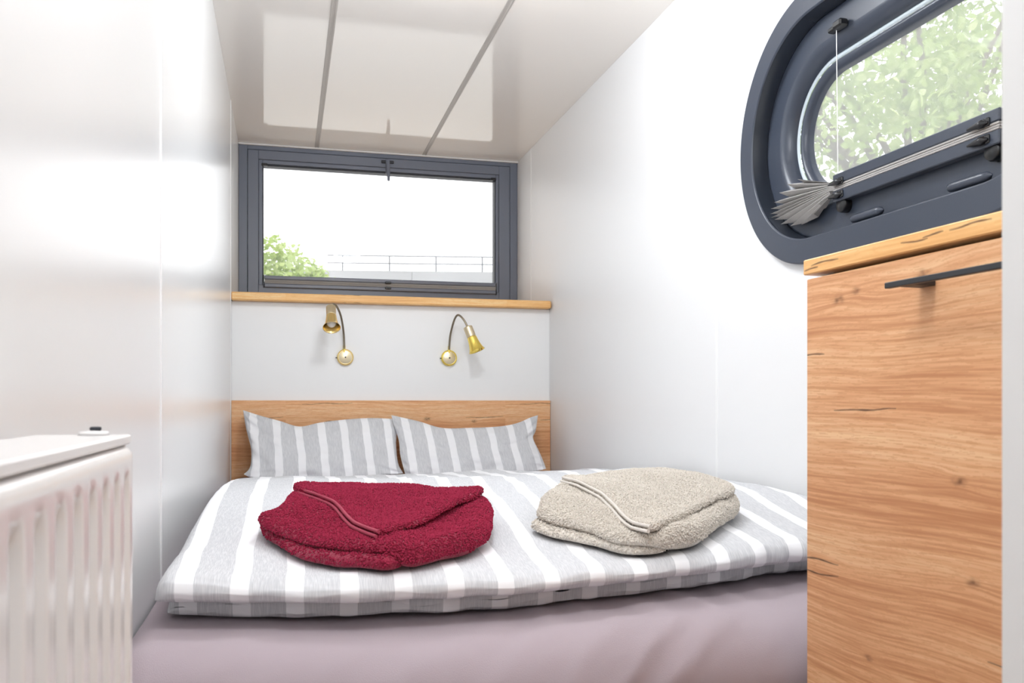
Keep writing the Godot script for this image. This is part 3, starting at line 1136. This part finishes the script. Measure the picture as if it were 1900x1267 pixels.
	towel_fold("top_flap", slab(flap, sy3, func(x, z): return 0.013, 0.007, 0.0025, 13), M.terry_sand, s, 16000)
	edge = V.call([0.600, -1.885, 0.604, -1.77, 0.610, -1.66, 0.588, -1.50, 0.574, -1.40, 0.576, -1.339])
	part("hem", hem(edge, 0.0, sy3, 0.012, 0.003), M.hem_sand, s)
	part("hem", hem(edge, -0.004, sy3, 0.004, 0.003), M.hem_sand, s)

# a fold with its pile of terry loops standing on it
func towel_fold(called: String, mb: MB, m: StandardMaterial3D, parent: Node, loops: int) -> void:
	var o := part(called, mb, m, parent)
	var area := PackedFloat32Array()
	var sum := 0.0
	var tri := mb.ix.size() / 3
	for k in tri:
		var a := mb.v[mb.ix[3 * k]]
		var n := (mb.v[mb.ix[3 * k + 2]] - a).cross(mb.v[mb.ix[3 * k + 1]] - a)
		sum += n.length() if n.y > -0.5 * n.length() else 0.0
		area.append(sum)
	var mm := MultiMesh.new()
	mm.transform_format = MultiMesh.TRANSFORM_3D
	mm.mesh = loop_mesh(m)
	mm.instance_count = loops
	for k in loops:
		var q := area.bsearch(rng.randf() * sum)
		q = mini(q, tri - 1)
		var a := mb.v[mb.ix[3 * q]]
		var b := mb.v[mb.ix[3 * q + 1]]
		var c := mb.v[mb.ix[3 * q + 2]]
		var n := (c - a).cross(b - a).normalized()
		var r1 := rng.randf()
		var r2 := rng.randf()
		if r1 + r2 > 1.0:
			r1 = 1.0 - r1
			r2 = 1.0 - r2
		var p := a + (b - a) * r1 + (c - a) * r2
		var x := n.cross(Vector3(rng.randfn(), rng.randfn(), rng.randfn())).normalized()
		var up := (n + 0.5 * x).normalized()
		x = (x - up * x.dot(up)).normalized()
		var sc := rng.randf_range(0.0014, 0.0024)
		mm.set_instance_transform(k, Transform3D(Basis(x * sc * 0.8, up * sc * 1.3, x.cross(up) * sc), p - (org[parent] as Vector3)))
	var f := MultiMeshInstance3D.new()
	f.name = "terry_loops"
	f.multimesh = mm
	f.set_meta("kind", "stuff")
	o.add_child(f, true)

func loop_mesh(m: StandardMaterial3D) -> ArrayMesh:
	if not M.has(m):
		var mb := MB.new()
		mb.lathe([Vector2(0.0, -0.5), Vector2(0.85, 0.1), Vector2(0.75, 0.75), Vector2(0.0, 1.1)], Vector3.ZERO, Vector3.UP, 6)
		var plain: StandardMaterial3D = mat(m.get_meta("pile"), 1.0, 0.0, 0.1)
		plain.rim_enabled = true
		plain.rim = 0.3
		plain.rim_tint = 0.6
		M[m] = mb.commit(Vector3.ZERO)
		M[m].surface_set_material(0, plain)
	return M[m]


# ---------------------------------------------------------------- cabinet
func build_cabinet() -> void:
	var o := thing("cabinet", "tall oak front cabinet standing under the round-ended window", "cabinet", Vector3(0.720, 0, -1.117), deg_to_rad(2.5))
	boxpart("body", Vector3(0.019, 0.0, 0.004), Vector3(0.44, 0.976, 0.60), M.white_plastic, o, 0.001)
	var d := boxpart("door", Vector3(0, 0.06, 0.0), Vector3(0.018, 0.974, 0.598), M.oak, o, 0.0012, 2)
	var h := MB.new()
	h.box(Vector3(-0.038, 0.9345, 0.205), Vector3(-0.030, 0.9415, 0.52), 0.0008)
	h.box(Vector3(-0.030, 0.9345, 0.222), Vector3(0.0, 0.9405, 0.246), 0.0008)
	h.box(Vector3(-0.030, 0.9345, 0.479), Vector3(0.0, 0.9405, 0.503), 0.0008)
	part("handle", h, M.handle, d)
	boxpart("worktop", Vector3(-0.004, 0.980, -0.003), Vector3(0.455, 1.0015, 0.615), M.ledge, o, 0.0015, 2)
	boxpart("shade_strip", Vector3(0.03, 0.976, 0.02), Vector3(0.43, 0.980, 0.6), M.gasket, o, 0.0)  # dark strip put in for the shade in the gap below the worktop


# ---------------------------------------------------------------- radiator
func build_radiator() -> void:
	var o := thing("radiator", "white panel radiator with vertical ribs on the left wall", "radiator", Vector3(-0.155, 0.15, -0.5))
	var xf := -0.124
	var z0 := -0.800
	var z1 := -0.215
	var pitch := 0.0432
	var rows := []
	var ys := [0.20, 0.22, 0.235, 0.25, 0.35, 0.5, 0.66, 0.70, 0.712, 0.720, 0.727, 0.734, 0.740, 0.745, 0.75, 0.757, 0.761, 0.763]
	var nz := int((z1 - z0) / pitch * 16.0)
	for y in ys:
		var row := PackedVector3Array()
		var back := 0.0
		if y > 0.756:
			back = pow((y - 0.756) / 0.007, 2) * 0.006
		var vv := smoothstep(0.746, 0.715, y) * smoothstep(0.22, 0.25, y)
		for k in nz + 1:
			var z := lerpf(z0, z1, float(k) / nz)
			var s := fposmod((z + 0.769) / pitch + 0.5, 1.0) - 0.5
			var g := 1.0 - smoothstep(0.10, 0.30, absf(s))
			var endr := pow(clampf(1.0 - (z - z0) / 0.006, 0.0, 1.0), 2) * 0.006
			row.append(Vector3(xf - 0.012 * g * vv - back - endr, y, z))
		rows.append(row)
	var fm := MB.new()
	fm.grid(rows)
	part("front_panel", fm, M.enamel, o, false, Vector3(1, 0, 0))
	boxpart("rear_panel", Vector3(-0.196, 0.2, z0 + 0.004), Vector3(-0.19, 0.76, z1 - 0.004), M.enamel, o, 0.002)
	for z in [z0, z1 - 0.003]:
		boxpart("side_cover", Vector3(-0.198, 0.2, z), Vector3(xf - 0.006, 0.768, z + 0.003), M.enamel, o, 0.001)
	boxpart("bottom_cover", Vector3(-0.196, 0.197, z0 + 0.003), Vector3(xf - 0.004, 0.201, z1 - 0.003), M.enamel, o, 0.001)
	# top cover: plate with a lip turned down over the front panel
	var tc := MB.new()
	tc.box(Vector3(-0.199, 0.7695, z0 - 0.001), Vector3(xf - 0.004, 0.7725, z1), 0.001)
	tc.box(Vector3(xf - 0.008, 0.7645, z0 - 0.001), Vector3(xf - 0.002, 0.7725, z1), 0.0015)
	part("top_cover", tc, M.enamel, o)
	var va := MB.new()
	va.lathe([Vector2(0.0, 0.0), Vector2(0.012, 0.0), Vector2(0.011, 0.003), Vector2(0.0, 0.004)], Vector3(-0.152, 0.7725, -0.785), Vector3.UP, 20)
	var vp := part("air_valve", va, M.enamel, o)
	boxpart("valve_key", Vector3(-0.155, 0.776, -0.786), Vector3(-0.146, 0.7795, -0.783), M.gasket, vp, 0.001)
	for z in [-0.72, -0.3]:
		boxpart("bracket", Vector3(XL + 0.0005, 0.5, z), Vector3(-0.196, 0.6, z + 0.03), M.enamel, o, 0.001)


# ---------------------------------------------------------------- reading lamps
func bez(pts: Array, n: int) -> Array:
	var c := Curve3D.new()
	for i in pts.size():
		var d: Vector3 = (pts[mini(i + 1, pts.size() - 1)] - pts[maxi(i - 1, 0)]) / 6.0
		c.add_point(pts[i], -d, d)
	c.bake_interval = 0.004
	var out := []
	for k in n + 1:
		out.append(c.sample_baked(c.get_baked_length() * k / n, true))
	return out

func reading_lamp(label: String, base: Vector3, neck: Array, aim: Vector3, shade_mat: Material) -> void:
	var o := thing("reading_lamp", label, "lamp", base, 0.0, "gooseneck reading lamps above the headboard")
	var mb := MB.new()
	mb.lathe([Vector2(0.0, 0), Vector2(0.037, 0.0), Vector2(0.0375, 0.008), Vector2(0.036, 0.014), Vector2(0.032, 0.0175), Vector2(0.0295, 0.0165)], base, Vector3.BACK, 40)
	var bs := part("wall_plate", mb, shade_mat, o)
	mb = MB.new()
	mb.lathe([Vector2(0.030, 0.0160), Vector2(0.029, 0.0175), Vector2(0.015, 0.0205), Vector2(0.0045, 0.0215), Vector2(0.0, 0.0215)], base, Vector3.BACK, 40)
	part("dome", mb, M.brushed, bs)
	mb = MB.new()
	mb.lathe([Vector2(0.0036, 0.021), Vector2(0.0036, 0.0245), Vector2(0.0, 0.0245)], base, Vector3.BACK, 14)
	part("screw", mb, M.gasket, bs)
	mb = MB.new()
	mb.tube([base + Vector3(-0.036, -0.002, 0.008), base + Vector3(-0.043, -0.002, 0.008)], [0.0022], 8)
	part("switch", mb, M.black, bs)
	# ribbed flexible neck
	var line := bez(neck, 110)
	var rad := []
	for k in line.size():
		rad.append(0.0046 + 0.0005 * (1 if k % 2 else -1))
	mb = MB.new()
	mb.tube(line, rad, 10)
	part("gooseneck", mb, M.neck, o)
	mb = MB.new()
	mb.tube([neck[0] + Vector3(0, -0.012, 0), neck[0] + Vector3(0, 0.022, 0)], [0.0058], 12)
	part("ferrule", mb, M.gold, o)
	var tip: Vector3 = neck[neck.size() - 1]
	mb = MB.new()
	mb.lathe([Vector2(0.0, -0.003), Vector2(0.013, -0.003), Vector2(0.0195, 0.0), Vector2(0.021, 0.003), Vector2(0.021, 0.047), Vector2(0.019, 0.050), Vector2(0.0, 0.050)], tip, aim, 30)
	part("socket", mb, M.brushed, o)
	mb = MB.new()
	mb.lathe([Vector2(0.0195, 0.049), Vector2(0.0215, 0.052), Vector2(0.0235, 0.070), Vector2(0.0275, 0.092), Vector2(0.0335, 0.110), Vector2(0.037, 0.116), Vector2(0.0375, 0.1172), Vector2(0.036, 0.1165), Vector2(0.0325, 0.110), Vector2(0.0262, 0.092), Vector2(0.0222, 0.070), Vector2(0.018, 0.052)], tip, aim, 36)
	part("shade", mb, shade_mat, o)
	mb = MB.new()
	mb.lathe([Vector2(0.010, 0.050), Vector2(0.012, 0.060), Vector2(0.018, 0.074), Vector2(0.0205, 0.086), Vector2(0.0195, 0.096), Vector2(0.0145, 0.104), Vector2(0.007, 0.1085), Vector2(0.0, 0.1095)], tip, aim, 24)
	part("bulb", mb, M.bulb, o)

func build_lamps() -> void:
	var zb := ZH + 0.0005
	reading_lamp("brass gooseneck reading lamp on the left, its open shade facing the room",
		Vector3(0.260, 0.999, zb),
		[Vector3(0.255, 1.030, -4.036), Vector3(0.252, 1.10, -4.020), Vector3(0.238, 1.172, -3.975), Vector3(0.218, 1.212, -3.93), Vector3(0.200, 1.221, -3.90), Vector3(0.1885, 1.206, -3.877)],
		Vector3(0.0, -0.80, 0.60).normalized(), M.brass)
	reading_lamp("brass gooseneck reading lamp on the right, bent down toward the right wall",
		Vector3(0.734, 1.002, zb),
		[Vector3(0.733, 1.035, -4.036), Vector3(0.734, 1.10, -4.015), Vector3(0.742, 1.158, -3.98), Vector3(0.752, 1.188, -3.96), Vector3(0.764, 1.191, -3.945), Vector3(0.781, 1.170, -3.93), Vector3(0.797, 1.137, -3.92)],
		Vector3(0.33, -0.93, 0.20).normalized(), M.gold)


# ---------------------------------------------------------------- blinds
func build_blinds() -> void:
	# folded pleated blind at the bottom of the rear window
	var l := XL + 0.125
	var r := XR - 0.125
	var o := thing("pleated_blind", "grey pleated blind folded down at the bottom of the rectangular window", "blind", Vector3(0.5, 1.375, -4.65))
	var rail := func(y0: float, y1: float) -> MB:
		var mb := MB.new()
		mb.box(Vector3(l, y0, -4.632), Vector3(r, y1, -4.652), 0.004)
		return mb
	part("upper_rail", rail.call(1.418, 1.438), M.frame, o)
	part("lower_rail", rail.call(1.378, 1.398), M.frame, o)
	var mb := MB.new()
	for k in 4:
		mb.box(Vector3(l + 0.002, 1.3985 + k * 0.0048, -4.634 - 0.002 * (k % 2)), Vector3(r - 0.002, 1.4025 + k * 0.0048, -4.652), 0.001)
	part("folded_fabric", mb, M.felt, o)
	for y in [1.408, 1.380]:
		boxpart("grip", Vector3(0.502, y + 0.006, -4.622), Vector3(0.534, y + 0.018, -4.634), M.black, o, 0.003)
	for x in [l - 0.004, r + 0.001]:
		boxpart("end_cap", Vector3(x, 1.376, -4.633), Vector3(x + 0.003, 1.440, -4.653), M.black, o, 0.001)

	# folded pleated blind across the capsule window, its end fanned out
	var p := thing("pleated_blind", "grey pleated blind folded low in the round-ended window, end fanned out", "blind", Vector3(1.235, 1.25, -1.55))
	for s in [["upper_rail", 1.2985, 1.3215], ["lower_rail", 1.258, 1.2835]]:
		boxpart(s[0], Vector3(1.222, s[1], -1.792), Vector3(1.2445, s[2], -1.300), M.capsule, p, 0.002)
	mb = MB.new()
	for k in 3:
		mb.box(Vector3(1.223 + 0.001 * (k % 2), 1.2840 + k * 0.0048, -1.790), Vector3(1.2445, 1.2880 + k * 0.0048, -1.302), 0.0008)
	part("folded_fabric", mb, M.felt, p)
	for z in [-1.775, -1.345]:
		for y in [1.300, 1.270]:
			var c := MB.new()
			var pth := []
			var rad := []
			for k in 9:
				var s := -1.0 + k / 4.0
				pth.append(Vector3(1.2165, y, z + s * 0.025))
				rad.append(0.0085 * pow(clampf((1.05 - s) if s > 0.6 else (s + 1.15) / 1.75, 0.1, 1.0), 0.7))
			c.tube(pth, rad, 12)
			c.box(Vector3(1.218, y - 0.006, z - 0.004), Vector3(1.2235, y + 0.010, z + 0.024), 0.002)
			part("clip", c, M.black, p)
	for z in [-1.770, -1.325]:
		mb = MB.new()
		mb.lathe([Vector2(0.0, 0.0), Vector2(0.016, 0.001), Vector2(0.018, 0.006), Vector2(0.018, 0.020), Vector2(0.0, 0.021)], Vector3(1.226, 1.250, z), Vector3.RIGHT, 20)
		part("foot", mb, M.black, p)
	mb = MB.new()
	mb.tube([Vector3(1.2345, 1.662, -1.795), Vector3(1.2345, 1.32, -1.789)], [0.0011], 8)
	part("cord", mb, M.strip, p)
	# fan of pleats: ridges alternate in depth round the pivot
	var tips := [1.345, -1.924, 1.343, -1.970, 1.330, -2.006, 1.311, -2.031, 1.298, -2.047, 1.285, -2.049, 1.275, -2.044, 1.266, -2.029, 1.249, -1.999, 1.236, -1.955, 1.230, -1.907, 1.245, -1.854, 1.265, -1.837, 1.286, -1.795]
	var n := tips.size() / 2
	for k in n - 1:
		var piv := Vector3(1.2305, 1.304 - 0.020 * k / n, -1.792)
		var piv2 := Vector3(1.2305, 1.304 - 0.020 * (k + 1) / n, -1.792)
		var a := Vector3(1.214, tips[2 * k], tips[2 * k + 1])
		var b := Vector3(1.214, tips[2 * k + 2], tips[2 * k + 3])
		var mid := (a + b) / 2 + Vector3(0.024, 0, 0)
		mid = mid.lerp(piv, 0.10)
		var f := MB.new()
		var th := Vector3(0.0012, 0, 0)
		for tri in [[piv, a, mid], [piv, mid, b], [piv, b, piv2]]:
			f.face([tri[0], tri[1], tri[2]], tri[0] + Vector3(1, 0, 0))
			f.face([tri[0] + th, tri[1] + th, tri[2] + th], tri[0] - Vector3(1, 0, 0))
		for e in [[piv, a], [a, mid], [mid, b], [b, piv2]]:
			f.face([e[0], e[1], e[1] + th, e[0] + th], mid.lerp(piv, 0.4))
		part("pleat", f, M.felt, p)
